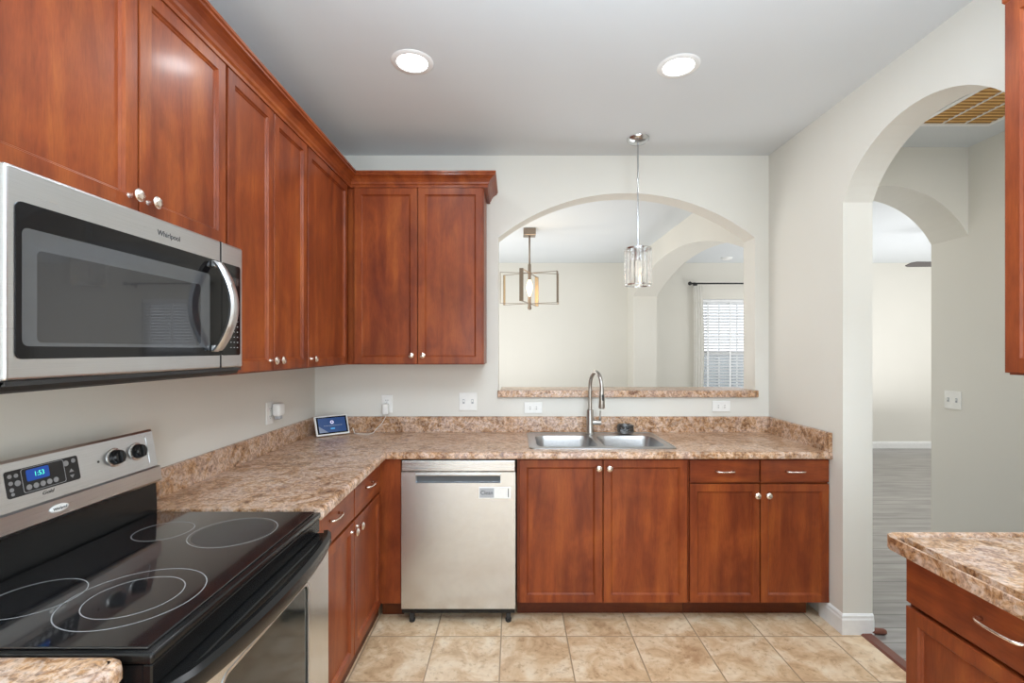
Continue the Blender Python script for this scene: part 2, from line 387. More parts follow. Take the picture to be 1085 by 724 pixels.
# window in the far room
wr = struct(bpy.data.objects.new('window_1', None)); COL.objects.link(wr); wr.location = ((WX0+WX1)/2, YF, WZ0)
b = B()
for x0, x1, z0, z1 in ((WX0, WX0+.05, WZ0, WZ1), (WX1-.05, WX1, WZ0, WZ1), (WX0+.05, WX1-.05, WZ0, WZ0+.05), (WX0+.05, WX1-.05, WZ1-.05, WZ1), (WX0+.05, WX1-.05, 1.37, 1.42)):
    box(b, x0, x1, YF+.06, YF+.10, z0, z1, .004)
for k in (1, 2): box(b, WX0+.05+k*.267-.008, WX0+.05+k*.267+.008, YF+.07, YF+.085, WZ0+.05, WZ1-.05)
obj('sash_frame', b, 'trim', wr)
b = B(); box(b, WX0+.05, WX1-.05, YF+.088, YF+.092, WZ0+.05, WZ1-.05); obj('pane', b, 'pane', wr)
b = B(); box(b, WX0-.06, WX1+.06, YF-.04, YF+.06, WZ0-.03, WZ0, .004); obj('window_sill', b, 'trim', wr)
# blinds
bl = thing('window_blind', 'white horizontal slat blind hanging in the far window beyond the pass-through', 'blind', ((WX0+WX1)/2, YF+.02, WZ0))
b = B(); z = WZ1-.07
while z > WZ0+.04:
    r0 = len(b.verts); b.verts.ensure_lookup_table()
    tmp = B(); box(tmp, WX0+.015, WX1-.015, -.024, .024, -.0013, .0013); xf(tmp, Matrix.Translation((0, YF+.027, z)) @ Matrix.Rotation(math.radians(-34), 4, 'X'))
    me = bpy.data.meshes.new('t'); tmp.to_mesh(me); b.from_mesh(me); tmp.free(); bpy.data.meshes.remove(me); z -= .044
obj('slats', b, 'blind', bl)
b = B(); box(b, WX0+.01, WX1-.01, YF+.0, YF+.055, WZ1-.05, WZ1-.003, .004); obj('head_rail', b, 'blind', bl)
b = B(); box(b, WX0+.012, WX1-.012, YF+.008, YF+.046, WZ0+.005, WZ0+.03, .004); obj('bottom_rail', b, 'blind', bl)
b = B()
for x in (WX0+.12, (WX0+WX1)/2, WX1-.12): box(b, x-.012, x+.012, YF+.0015, YF+.0025, WZ0+.02, WZ1-.05)
obj('ladder_tape', b, 'blind', bl)
# outdoors
b = B(); box(b, -4, 12, 9.6, 9.7, -.3, 1.38); 
for k in range(54): box(b, -4+k*.3, -4+k*.3+.28, 9.57, 9.6, -.3, 1.36)
tag(obj('garden_fence', b, 'fence'), 'grey board fence outside the far window behind the blind', 'fence')
b = B(); box(b, -10, 18, YF+.2, 30, -.4, -.3); struct(obj('ground', b, 'grass'))

# curtain and rod
rd = thing('curtain_rod', 'thin dark curtain rod with round finial above the far window', 'curtain rod', (3.2, YF-.08, 2.43))
b = B(); tube(b, [(2.60, YF-.08, 2.425), (3.82, YF-.08, 2.425)], .011, 12); obj('rod', b, 'black_matte', rd, True)
for x, s in ((2.585, 1), (3.835, 1)):
    b = B(); bmesh.ops.create_uvsphere(b, u_segments=14, v_segments=10, radius=.028, matrix=Matrix.Translation((x, YF-.08, 2.425))); obj('finial', b, 'black_matte', rd, True)
for x in (2.68, 3.74):
    b = B(); box(b, x-.012, x+.012, YF-.085, YF, 2.395, 2.415, .003); box(b, x-.02, x+.02, YF-.008, YF, 2.37, 2.45, .003); obj('bracket', b, 'black_matte', rd)
b = B(); n = 72; rows = 14; grid = []
for j in range(rows+1):
    t = j/rows; zz = 2.392-2.36*t; row = []
    for i in range(n+1):
        s = i/n; wdt = .13+.02*math.sin(t*3); x = 2.635+wdt*s+.012*math.sin(t*5)
        yy = YF-.075+.006*math.sin(s*PI*7+.6*math.sin(t*4)); row.append(b.verts.new((x, yy, zz)))
    grid.append(row)
for j in range(rows):
    for i in range(n): b.faces.new((grid[j][i], grid[j][i+1], grid[j+1][i+1], grid[j+1][i]))
bmesh.ops.solidify(b, geom=b.faces[:], thickness=.003)
tag(obj('curtain', b, 'curtain', None, True), 'narrow white curtain panel gathered at left of the far window', 'curtain')

# ================================================================== CABINETS
def knob(fm, u, z, w0, parent, label=None):
    b = B(); lathe(b, [(.0075, 0), (.0055, .004), (.005, .012), (.011, .017), (.0155, .022), (.0165, .027), (.013, .031), (.006, .033), (0, .0335)], (u, w0, z), 'y', 20)
    return obj('knob', xf(b, fm), 'knob', parent, True, 50)
def pull(fm, u, z, w0, parent, L=.096, vert=False):
    b = B(); pts = []
    h = L/2
    prof = [(-h, 0), (-h, .010), (-h*.96, .018), (-h*.8, .023), (-h*.4, .026), (0, .027), (h*.4, .026), (h*.8, .023), (h*.96, .018), (h, .010), (h, 0)]
    tube(b, [(u+a, w0+c, z) for a, c in prof], [.0062, .0052, .0045, .0042, .0042, .0042, .0042, .0042, .0045, .0052, .0062], 8)
    return obj('handle', xf(b, fm), 'knob', parent, True)
def door(fm, u0, u1, z0, z1, parent, label=None, st=.056, th=.019, mat='wood'):
    b = B(); box(b, u0, u1, .001, th, z0, z1)
    b.faces.ensure_lookup_table()
    f = [f for f in b.faces if f.normal.y > .9][0]
    oe = list(f.edges)
    bmesh.ops.bevel(b, geom=oe, offset=.0025, segments=2, affect='EDGES', profile=.5)
    b.normal_update()
    f = max((f for f in b.faces if f.normal.y > .99), key=lambda q: q.calc_area())
    bmesh.ops.inset_region(b, faces=[f], thickness=st-.003, depth=0)
    bmesh.ops.inset_region(b, faces=[f], thickness=.005, depth=-.006)
    bmesh.ops.inset_region(b, faces=[f], thickness=.003, depth=-.0008)
    bmesh.ops.inset_region(b, faces=[f], thickness=.005, depth=-.0045)
    return obj('door', xf(b, fm), mat, parent)
def drawer(fm, u0, u1, z0, z1, parent, th=.019, mat='wood_h'):
    b = B(); box(b, u0, u1, .001, th, z0, z1); b.normal_update()
    f = [f for f in b.faces if f.normal.y > .9][0]
    bmesh.ops.bevel(b, geom=list(f.edges), offset=.005, segments=3, affect='EDGES', profile=.6)
    return obj('drawer', xf(b, fm), mat, parent)
def carcass(fm, u0, u1, z0, z1, depth, parent, top=True, mat='wood', rails=(), stiles=()):
    """hollow cabinet body, front face frame at w=0, running back to w=-depth"""
    b = B(); t = .018
    box(b, u0, u0+t, -depth, 0, z0, z1); box(b, u1-t, u1, -depth, 0, z0, z1)
    box(b, u0+t, u1-t, -depth, 0, z0, z0+t); box(b, u0+t, u1-t, -depth, -depth+.008, z0+t, z1)
    if top: box(b, u0+t, u1-t, -depth+.008, 0, z1-t, z1)
    box(b, u0+t, u1-t, -.02, 0, z1-(.03 if not top else .05), z1-(0 if not top else t)); box(b, u0+t, u1-t, -.02, 0, z0+t, z0+.04)
    for r in rails: box(b, u0+t, u1-t, -.02, 0, r-.02, r+.02)
    for s in stiles: box(b, s-.02, s+.02, -.0205, -.0005, z0+t, z1-t)
    box(b, u0+t, u0+.04, -.0205, -.0003, z0+t, z1-t); box(b, u1-.04, u1-t, -.0205, -.0003, z0+t, z1-t)
    return obj('body', xf(b, fm), mat, parent)

# frames: u along the run, w into the room
YFc = 2.545                               # front of the doors of the sink run
fmB = frame((0, YFc+.019, 0), (1, 0, 0), (0, -1, 0))
XFL = -.698                               # front of the doors of the left run
fmL = frame((XFL-.019, 0, 0), (0, 1, 0), (1, 0, 0))
fmR = frame((1.136+.019, 0, 0), (0, 1, 0), (-1, 0, 0))
fmUL = frame((-.968-.019, 0, 0), (0, 1, 0), (1, 0, 0))
fmUB = frame((0, 2.835+.019, 0), (1, 0, 0), (0, -1, 0))
fmUR = frame((1.37+.019, 0, 0), (0, 1, 0), (-1, 0, 0))
CT, CB = .9135, .876

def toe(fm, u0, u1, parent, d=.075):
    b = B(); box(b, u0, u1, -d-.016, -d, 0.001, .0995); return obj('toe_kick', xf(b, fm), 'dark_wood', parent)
# sink cabinet
c = thing('base_cabinet', 'cherry base cabinet with two tall doors directly under the sink', 'cabinet', (.481, 2.86, 0), 'cherry base cabinets')
carcass(fmB, .0235, .9375, .10, CB-.001, YW-.003-YFc-.019, c, top=False, stiles=(.481,)); toe(fmB, .0235, .9375, c)
d = door(fmB, .034, .4775, .106, .868, c); knob(fmB, .456, .826, .019, d)
d = door(fmB, .4835, .931, .106, .868, c); knob(fmB, .512, .826, .019, d)
# right cabinet of the sink run
c = thing('base_cabinet', 'cherry base cabinet with two small drawers over two doors right of the sink', 'cabinet', (1.31, 2.86, 0), 'cherry base cabinets')
carcass(fmB, .9395, 1.6885, .10, CB-.001, YW-.003-YFc-.019, c, top=False, rails=(.742,), stiles=(1.318,)); toe(fmB, .9395, 1.62, c)
for u0, u1, ks in ((.944, 1.3155, 1.295), (1.3215, 1.686, 1.355)):
    d = drawer(fmB, u0, u1, .748, .868, c); pull(fmB, (u0+u1)/2, .808, .019, d)
    d = door(fmB, u0, u1, .106, .738, c, st=.054); knob(fmB, ks, .682, .019, d)
# left corner cabinet (between range and corner)
c = thing('base_cabinet', 'cherry corner base cabinet between the range and the dishwasher', 'cabinet', (-1.0, 2.2, 0), 'cherry base cabinets')
carcass(fmL, 1.622, 3.150, .10, CB-.001, 1.308-.717-.003, c, top=False, rails=(.742,), stiles=(2.103,))
toe(fmL, 1.622, 2.62, c, .02)
for u0, u1, ks in ((1.632, 2.100, 2.066), (2.106, 2.520, 2.140)):
    d = drawer(fmL, u0, u1, .712, .868, c, mat='wood_y'); pull(fmL, (u0+u1)/2, .802, .019, d)
    d = door(fmL, u0, u1, .106, .700, c); knob(fmL, ks, .665, .019, d)
b = B(); box(b, XFL-.018, -.5975, YFc+.004, YFc+.022, .10, CB-.001, .001); obj('filler_panel', b, 'wood', c)
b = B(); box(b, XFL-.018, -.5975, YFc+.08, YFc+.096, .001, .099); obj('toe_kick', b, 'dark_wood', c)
# near left cabinet
c = thing('base_cabinet', 'cherry base cabinet under the counter corner at the near left of the range', 'cabinet', (-1.0, .5, 0), 'cherry base cabinets')
carcass(fmL, .30, .848, .10, CB-.001, 1.308-.717-.003, c, top=False, rails=(.742,)); toe(fmL, .30, .848, c)
d = drawer(fmL, .306, .843, .748, .868, c, mat='wood_y'); pull(fmL, .575, .808, .019, d)
d = door(fmL, .306, .843, .106, .738, c); knob(fmL, .36, .682, .019, d)
# near right cabinet
c = thing('base_cabinet', 'cherry base cabinet with long drawer at the near right corner by the hall arch', 'cabinet', (1.42, 1.1, 0), 'cherry base cabinets')
carcass(fmR, .845, 1.386, .10, CB-.001, XR-1.155-.003, c, top=False, rails=(.722,)); toe(fmR, .845, 1.386, c)
d = drawer(fmR, .852, 1.381, .728, .868, c, mat='wood_y'); pull(fmR, 1.107, .803, .019, d, .104)
d = door(fmR, .852, 1.381, .106, .716, c); knob(fmR, .90, .67, .019, d)

# countertops
def nose_prof(n=5, r=.016, t=.0375, top=CT):
    pts = [(-.02, top), (-r, top)]
    for i in range(1, n): a = PI/2*i/n; pts.append((-r+r*math.sin(a), top-r+r*math.cos(a)))
    pts += [(0, top-r), (0, top-t+.006), (-.006, top-t), (-.02, top-t)]
    return pts
XA, XB = -.645, -.668
def flat_slab(b, loops): prism(b, loops, CT-.0375, CT, lambda u, v, w_: (u, v, w_))
def backsplash(b, path, t=.019, side=1):
    sweep(b, path, [(0, CT), (t-.004, CT), (t, CT), (t, 1.010), (t-.005, 1.016), (0, 1.016)], side)
ct = thing('countertop', 'brown speckled laminate countertop wrapping the corner and holding the sink', 'countertop', (.1, 2.8, CB), 'laminate countertops')
b = B()
flat_slab(b, [[(XL+.002, 1.622), (XA-.02, 1.622), (XB-.02, 2.54), (XR-.002, 2.54), (XR-.002, YW-.002), (XL+.002, YW-.002)],
              [(.115, 2.63), (.115, 3.04), (.875, 3.04), (.875, 2.63)]])
sweep(b, [(XA, 1.622), (XB, 2.52), (XR-.002, 2.52)], nose_prof())
obj('slab', b, 'granite', ct, True, 28)
b = B(); backsplash(b, [(XL+.002, 1.622), (XL+.002, YW-.002), (XR-.002, YW-.002), (XR-.002, 2.525)]); obj('backsplash', b, 'granite', ct)
ct = thing('countertop', 'brown speckled laminate counter piece with rounded corner at the near left of the range', 'countertop', (-1.0, .55, CB), 'laminate countertops')
b = B(); flat_slab(b, [[(XL+.002, .29), (-.695, .29), (-.695, .83), (XL+.002, .83)]])
path = [(-.675, .29), (-.675, .815), (-.680, .832), (-.692, .845), (-.708, .850), (XL+.002, .850)]
sweep(b, path, nose_prof())
obj('slab', b, 'granite', ct, True, 28)
b = B(); backsplash(b, [(XL+.002, .29), (XL+.002, .83)]); obj('backsplash', b, 'granite', ct)
ct = thing('countertop', 'brown speckled laminate countertop corner in the near right foreground', 'countertop', (1.4, 1.0, CB), 'laminate countertops')
b = B(); flat_slab(b, [[(XR-.002, .80), (1.13, .80), (1.13, 1.376), (XR-.002, 1.376)]])
sweep(b, [(XR-.002, 1.396), (1.130, 1.396), (1.117, 1.390), (1.111, 1.377), (1.110, .80)], nose_prof(), -1)
obj('slab', b, 'granite', ct, True, 28)
# pass-through ledge
lg = B(); box(lg, -.085, 1.5995, YW-.021, 3.44, 1.1425, 1.188, .004, 2); box(lg, -.10, 1.614, YW-.022, YW-.001, 1.1425, 1.188, .004, 2)
tag(obj('pass_through_ledge', lg, 'granite'), 'brown speckled ledge slab along the bottom of the arched pass-through', 'ledge')

# ------------------------------------------------------------------ upper cabinets
UZ0, UZ1 = 1.367, 2.43
def upper(name_label, fm, u0, u1, z0, z1, depth, doors, loc, kz=.045, stiles=()):
    c = thing('wall_cabinet', name_label, 'cabinet', loc, 'cherry wall cabinets')
    carcass(fm, u0, u1, z0, z1, depth, c, stiles=stiles)
    for a, e, k in doors:
        d = door(fm, a, e, z0+.006, z1-.012, c)
        if k is not None: knob(fm, k, z0+kz, .019, d)
    return c
upper('cherry wall cabinet with two doors directly above the microwave', fmUL, .856, 1.6175, 1.800, UZ1, .318, [(.862, 1.2335, 1.206), (1.2395, 1.612, 1.268)], (-1.15, 1.24, 1.8), stiles=(1.2365,))
upper('cherry wall cabinet with two tall doors right beside the microwave', fmUL, 1.6195, 2.2545, UZ0, UZ1, .318, [(1.625, 1.934, 1.908), (1.940, 2.249, 1.965)], (-1.15, 1.94, UZ0), stiles=(1.937,))
upper('cherry corner wall cabinet with one tall door next to the far wall', fmUL, 2.2565, 3.153, UZ0, UZ1, .318, [(2.262, 2.80, 2.292)], (-1.15, 2.6, UZ0))
upper('cherry wall cabinet with two doors on the far wall left of the arch', fmUB, -.985, -.173, UZ0, UZ1, .298, [(-.943, -.569, -.599), (-.563, -.180, -.531)], (-.57, 3.0, UZ0), kz=.055, stiles=(-.566, -.955))
b = B()
upper('cherry wall cabinet at the near right edge beside the hall arch', fmUR, .78, 1.335, 1.385, UZ1, .298, [(.786, 1.331, .812)], (1.55, 1.05, 1.385))
# crown moulding
CR = [(-.012, 2.431), (-.004, 2.418), (.0215, 2.418), (.0215, 2.430), (.028, 2.437), (.031, 2.447), (.042, 2.463), (.056, 2.474), (.066, 2.478), (.066, 2.486), (.072, 2.490), (.072, 2.500), (-.012, 2.500)]
b = B(); sweep(b, [(-.986, .84), (-.986, 2.853), (-.1725, 2.853), (-.1725, YW-.002)], [(o+(.0015), z) for o, z in CR])
tag(obj('crown_molding', b, 'wood_y'), 'cherry crown molding running along the tops of the left and far wall cabinets', 'crown molding')
b = B(); sweep(b, [(XR-.002, 1.3355), (1.3885, 1.3355), (1.3885, .76)], [(o+.0015, z) for o, z in CR], -1)
tag(obj('crown_molding', b, 'wood_y'), 'short cherry crown molding on top of the near right wall cabinet', 'crown molding')

# ================================================================== DISHWASHER
DX0, DX1 = -.5945, .0165
dw = thing('dishwasher', 'stainless steel dishwasher with pocket handle left of the sink', 'dishwasher', (-.29, 2.8, 0))
b = B(); box(b, DX0+.012, DX1-.012, YFc+.03, YW-.03, .095, .868); obj('tub', b, 'black_matte', dw)
b = B(); y0 = YFc-.012
# door: outer skin with pocket handle recess
hx0, hx1, hz0, hz1 = -.515, -.065, .748, .789
prism(b, [[(DX0+.003, .080), (DX1-.003, .080), (DX1-.003, .806), (DX0+.003, .806)], [(hx0, hz0), (hx1, hz0), (hx1, hz1), (hx0, hz1)]], y0, y0+.04, TY)
box(b, hx0-.004, hx1+.004, y0+.024, y0+.038, hz0-.003, hz1+.003)
obj('door', b, 'steel_v', dw)
b = B(); box(b, DX0+.003, DX1-.003, y0+.001, y0+.04, .809, .868, .004, 2); obj('control_strip', b, 'steel', dw)
b = B(); box(b, hx0-.002, hx1+.002, y0-.006, y0+.006, hz1-.002, hz1+.010, .003, 2); obj('handle_lip', b, 'steel', dw)
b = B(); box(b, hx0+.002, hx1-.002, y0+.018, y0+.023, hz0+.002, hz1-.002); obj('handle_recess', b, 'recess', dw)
b = B(); box(b, -.545, -.465, y0-.0004, y0+.002, .8255, .8285); obj('nameplate', b, 'grey', dw)
b = B(); box(b, DX0+.004, DX1-.004, y0+.012, y0+.04, .052, .078); obj('kick_plate', b, 'black', dw)
for x in (DX0+.055, DX1-.04):
    b = B(); box(b, x-.012, x+.012, YFc+.0, YFc+.03, .018, .052, .002); lathe(b, [(.014, .0), (.016, .004), (.016, .016), (.006, .018)], (x, YFc+.015, .0005), 'z', 12); obj('foot', b, 'black_matte', dw)
b = B(); box(b, DX0+.02, DX1-.02, YFc+.12, YFc+.13, .001, .09); obj('toe_panel', b, 'ltgrey', dw)
# clean / dirty magnet
mg = thing('magnet_sign', 'small white and grey sliding magnet reading Clean on the dishwasher', 'magnet', (-.097, y0-.003, .697))
b = B(); box(b, -.180, -.011, y0-.004, y0-.0005, .667, .727, .001); obj('backing', b, 'white', mg)
b = B(); box(b, -.176, -.100, y0-.0052, y0-.004, .672, .722); obj('word_panel', b, 'ltgrey', mg)
text('lettering', 'Clean', .030, face_m((-.138, y0-.0054, .697), (1, 0, 0), (0, -1, 0)), 'ink', mg, .95)
b = B(); box(b, -.026, -.022, y0-.0052, y0-.004, .674, .720); obj('mark', b, 'ink', mg)

# ================================================================== SINK
sk = thing('kitchen_sink', 'stainless steel double bowl drop-in sink in the countertop', 'sink', (.495, 2.84, CT))
def rrect(x0, x1, y0, y1, r, n=5):
    out = []
    for cx, cy, a0 in ((x1-r, y1-r, 0), (x0+r, y1-r, PI/2), (x0+r, y0+r, PI), (x1-r, y0+r, 3*PI/2)):
        for i in range(n+1): a = a0+PI/2*i/n; out.append((cx+r*math.cos(a), cy+r*math.sin(a)))
    return out
bowls = ((.135, .478, 2.645, 2.985), (.512, .855, 2.645, 2.985))
b = B(); prism(b, [rrect(.09, .90, 2.60, 3.10, .03)]+[rrect(*q, .06)[::-1] for q in bowls], CT+.0005, CT+.0045, lambda u, v, w_: (u, v, w_))
sweep(b, [p for p in rrect(.093, .897, 2.603, 3.097, .03)]+[rrect(.093, .897, 2.603, 3.097, .03)[0]], [(-.001, CT+.003), (.003, CT+.0065), (-.006, CT+.0085), (-.010, CT+.005)], 1)
obj('rim', b, 'sink', sk, True, 40)
for q in bowls:
    b = B(); rings = []
    for dz, ins, r in ((0.004, 0, .06), (-.004, .002, .06), (-.02, .004, .06), (-.13, .014, .055), (-.158, .022, .055), (-.17, .045, .05), (-.172, .12, .05)):
        rings.append([b.verts.new((x, y, CT+dz)) for x, y in rrect(q[0]+ins, q[1]-ins, q[2]+ins, q[3]-ins, r)])
    for i in range(len(rings)-1):
        m = len(rings[i])
        for k in range(m): b.faces.new((rings[i][k], rings[i][(k+1) % m], rings[i+1][(k+1) % m], rings[i+1][k]))
    b.faces.new(rings[-1]); bw = obj('bowl', b, 'sink', sk, True, 60)
    b = B(); lathe(b, [(.045, 0), (.045, .003), (.036, .004), (.034, .001), (.012, .0005), (.010, .004), (0, .005)], ((q[0]+q[1])/2, (q[2]+q[3])/2, CT-.1725), 'z', 24); obj('drain', b, 'chrome', bw, True, 40)
# faucet
fx, fy, fz = .492, 3.045, CT+.0046
fc = thing('faucet', 'tall brushed nickel gooseneck pull-down faucet behind the sink', 'faucet', (fx, fy, fz))
b = B(); lathe(b, [(.030, 0), (.030, .004), (.024, .008), (.0225, .012), (.0225, .150), (.019, .156), (.0145, .158)], (fx, fy, fz), 'z', 28); obj('body', b, 'nickel', fc, True, 40)
dirv = Vector((math.sin(math.radians(13)), -math.cos(math.radians(13)), 0)); pts = []
for i in range(5): pts.append(Vector((fx, fy, fz+.150+.15*i/4)))
Rg = .092; top = fz+.300
for i in range(1, 15): a = PI*.97*i/14; pts.append(Vector((fx, fy, top))+dirv*(Rg-Rg*math.cos(a))+Vector((0, 0, Rg*1.08*math.sin(a))))
b = B(); tube(b, pts, .0125, 16); obj('spout', b, 'nickel', fc, True, 60)
e = pts[-1]; b = B()
tube(b, [e+Vector((0, 0, .004)), e-Vector((0, 0, .03)), e-Vector((0, 0, .05)), e-Vector((0, 0, .115)), e-Vector((0, 0, .122))], [.0135, .0150, .0165, .0200, .0185], 18); hd = obj('spray_head', b, 'nickel', fc, True, 40)
b = B(); tube(b, [e-Vector((0, 0, .122)), e-Vector((0, 0, .125))], .015, 16); obj('nozzle', b, 'black_matte', hd)
q = e+dirv*.0155-Vector((0, 0, .055)); b = B(); box(b, q.x-.006, q.x+.006, q.y-.004, q.y+.004, q.z-.022, q.z+.015, .002); obj('spray_button', b, 'black_matte', hd)
b = B(); tube(b, [(fx+.018, fy-.003, fz+.075), (fx+.070, fy-.010, fz+.075)], [.016, .0155], 16); hh = obj('handle_hub', b, 'nickel', fc, True, 40)
b = B(); tube(b, [(fx+.060, fy-.012, fz+.080), (fx+.061, fy-.014, fz+.105), (fx+.064, fy-.012, fz+.150)], [.0075, .0065, .0055], 10); obj('lever', b, 'nickel', hh, True)
# scouring pad
b = B(); pts = []
for i in range(420):
    t = i/420; a = t*2*PI*23; bb = t*2*PI*7.3
    r = .036+.011*math.sin(bb)
    pts.append((.720+1.25*r*math.cos(a)*.9, 3.055+r*math.sin(a)*.7, CT+.038+.026*math.sin(bb*1.7+a*.31)))
tube(b, pts, .0026, 5)
bmesh.ops.create_icosphere(b, subdivisions=3, radius=1, matrix=Matrix.Translation((.720, 3.055, CT+.028)) @ Matrix.Diagonal((.028, .018, .016, 1)))
tag(obj('scouring_pad', b, 'scrub', None, True), 'dark curly metal scouring pad on the back rim of the sink', 'scouring pad')

# ================================================================== WALL PLATES
def outlet_face(bmw, bmd, cx, cz, s=1):
    pass
def plate(kind, label, fm, u, z, cat, group=None, horiz=False, wid=None):
    """fm: w = out of the wall. kind: 'duplex','double'"""
    W, Hh = (.118, .118) if kind == 'double' else ((.118, .072) if horiz else (.072, .118))
    org = fm @ Vector((u, .0, z))
    t = thing('wall_outlet' if cat == 'outlet' else 'light_switch', label, cat, org, group)
    b = B(); box(b, u-W/2, u+W/2, .0005, .007, z-Hh/2, z+Hh/2, .0025, 2); obj('plate', xf(b, fm), 'white', t)
    cs = [(-.029, 0), (.029, 0)] if kind == 'double' else [(0, 0)]
    for cx, cz in cs:
        if cat == 'outlet':
            for s in (-1, 1):
                ox, oz = (u+cx+s*.0205, z) if horiz else (u+cx, z+s*.0205)
                b = B(); lathe(b, [(.0165, .0068), (.0165, .0085), (.0155, .009)], (ox, 0, oz), 'y', 20)
                for k in (-1, 1):
                    if horiz: box(b, ox-.004, ox+.004, .0085, .0094, oz+k*.0065-.0012, oz+k*.0065+.0012, 0, 1, 1)
                    else: box(b, ox+k*.0065-.0012, ox+k*.0065+.0012, .0085, .0094, oz-.001, oz+.008, 0, 1, 1)
                box(b, ox-.002, ox+.002, .0085, .0094, oz-.010, oz-.006, 0, 1, 1)
                obj('socket', xf(b, fm), ['white', 'dark_slot'], t)
        else:
            b = B(); box(b, u+cx-.007, u+cx+.007, .0068, .0085, z-.014, z+.014, 0, 1, 1)
            box(b, u+cx-.0045, u+cx+.0045, .0085, .018, z-.002, z+.010, .001)
            obj('toggle', xf(b, fm), ['white', 'ltgrey'], t)
    return t
fW = frame((0, YW, 0), (1, 0, 0), (0, -1, 0))
plate('double', 'white two-gang switch plate on the far wall above the backsplash, under the cabinet', fW, (496-PX)/160.4, 1.454-(425.5-PY)/160.4, 'light switch')
plate('single', 'white upright outlet with a plug in its lower socket near the far corner', fW, (410.3-PX)/160.4, 1.454-(428-PY)/160.4, 'outlet')
plate('single', 'white sideways outlet under the ledge at left of the faucet', fW, (565-PX)/160.4, 1.454-(432.2-PY)/160.4, 'outlet', 'outlets under the ledge', True)
plate('single', 'white sideways outlet under the right end of the ledge', fW, (764-PX)/160.4, 1.454-(430.6-PY)/160.4, 'outlet', 'outlets under the ledge', True)
fLw = frame((XL, 0, 0), (0, 1, 0), (1, 0, 0))
plate('single', 'white outlet on the left wall behind a plug-in freshener', fLw, 2.560, 1.115, 'outlet')
fH = frame((2.8868, 0, 0), (0, 1, 0), (-1, 0, 0))
plate('double', 'white two-gang switch plate on the hallway side of the arches', fH, 3.13, 1.126, 'light switch')
# phone charger in far wall outlet, with cable to the display
ux = (410.3-PX)/160.4; uz = 1.454-(428-PY)/160.4
b = B(); box(b, ux-.022, ux+.016, YW-.040, YW-.0098, uz-.066, uz+.004, .004, 2)
tag(obj('wall_charger', b, 'white', None), 'small white charger plugged into the outlet near the far corner', 'charger')
b = B(); tube(b, [(ux+.0, YW-.030, uz-.067), (ux-.003, YW-.035, uz-.085), (ux-.030, YW-.036, uz-.13), (ux-.055, YW-.045, uz-.155), (ux-.075, YW-.06, CT+.004), (-.92, 3.05, CT+.004), (-.97, 3.05, CT+.004), (-1.015, 3.06, CT+.006), (-1.028, 3.085, CT+.022), (-1.040, 3.100, CT+.036)], .002, 6)
tag(obj('charging_cable', b, 'white', None, True), 'thin white cable from the charger to the small display', 'cable')
# plug-in freshener
pf = thing('plug_in_freshener', 'white plug-in air freshener on the left wall outlet', 'air freshener', (XL+.03, 2.575, 1.09))
b = B(); box(b, XL+.0100, XL+.055, 2.565, 2.632, 1.095, 1.165, .014, 4); obj('housing', b, 'white', pf, True, 50)
b = B(); box(b, XL+.020, XL+.050, 2.578, 2.612, 1.078, 1.1085, .005, 2); obj('bottle', b, 'ltgrey', pf, True, 50)

# ================================================================== SMART DISPLAY
sd = thing('smart_display', 'small white smart display with blue screen in the counter corner', 'display', (-1.13, 3.0, CT))
bl_, br_ = Vector((-1.205, 2.935, CT+.007)), Vector((-1.047, 3.072, CT+.007))
u = (br_-bl_).normalized(); n0 = Vector((u.y, -u.x, 0)); W = (br_-bl_).length
ca = math.radians(24); n = (n0*math.cos(ca)+Vector((0, 0, math.sin(ca)))).normalized()
fm = face_m(bl_, u, n)
b = B(); box(b, 0, W, 0, .128, -.012, 0, .004, 3); obj('housing', xf(b, fm), 'white', sd, True, 50)
b = B(); box(b, .009, W-.009, .010, .120, -.002, .0008, .0006); scb = obj('bezel', xf(b, fm), 'black_glass', sd)
b = B(); box(b, .019, W-.019, .018, .112, .0008, .0012); scr = obj('screen', xf(b, fm), 'blue', sd)
b = B(); v = [b.verts.new(p) for p in ((.0195, .0185, .0014), (.075, .0185, .0014), (.0195, .062, .0014))]; b.faces.new(v); r = bmesh.ops.extrude_face_region(b, geom=b.faces[:]); bmesh.ops.translate(b, vec=(0, 0, .0001), verts=[q for q in r['geom'] if isinstance(q, bmesh.types.BMVert)]); obj('screen_wedge', xf(b, fm), 'scrgrey', scr)
b = B(); lathe(b, [(.011, 0), (.011, .0003), (.006, .0003), (.006, 0)], (W*.5, .083, .0014), 'z', 20, False); obj('screen_icon', xf(b, fm), 'scrwhite', scr)
b = B(); x = W*.24
while x < W*.76:
    l = random.uniform(.004, .012); box(b, x, x+l, .059, .0635, .0013, .0016); x += l+.0018
obj('screen_text', xf(b, fm), 'scrgrey', scr)
b = B(); box(b, W*.5-.013, W*.5+.013, .037, .046, .0013, .0016); obj('screen_button', xf(b, fm), 'blue2', scr)
b = B(); v0 = [bl_+u*.03-n*.012, br_-u*.03-n*.012]; up = n.cross(u)
A = [v0[0]+up*.006, v0[1]+up*.006, v0[1]+up*.085, v0[0]+up*.085]; back = [Vector((p.x-n0.x*.035, p.y-n0.y*.035, CT+.001)) for p in (v0[0], v0[1])]
vs = [b.verts.new(p) for p in A]+[b.verts.new(p) for p in back]
for f in ((0, 1, 2, 3), (0, 4, 5, 1), (3, 2, 5, 4), (0, 3, 4), (1, 5, 2)): b.faces.new([vs[i] for i in f])
obj('speaker_base', b, 'grey', sd)

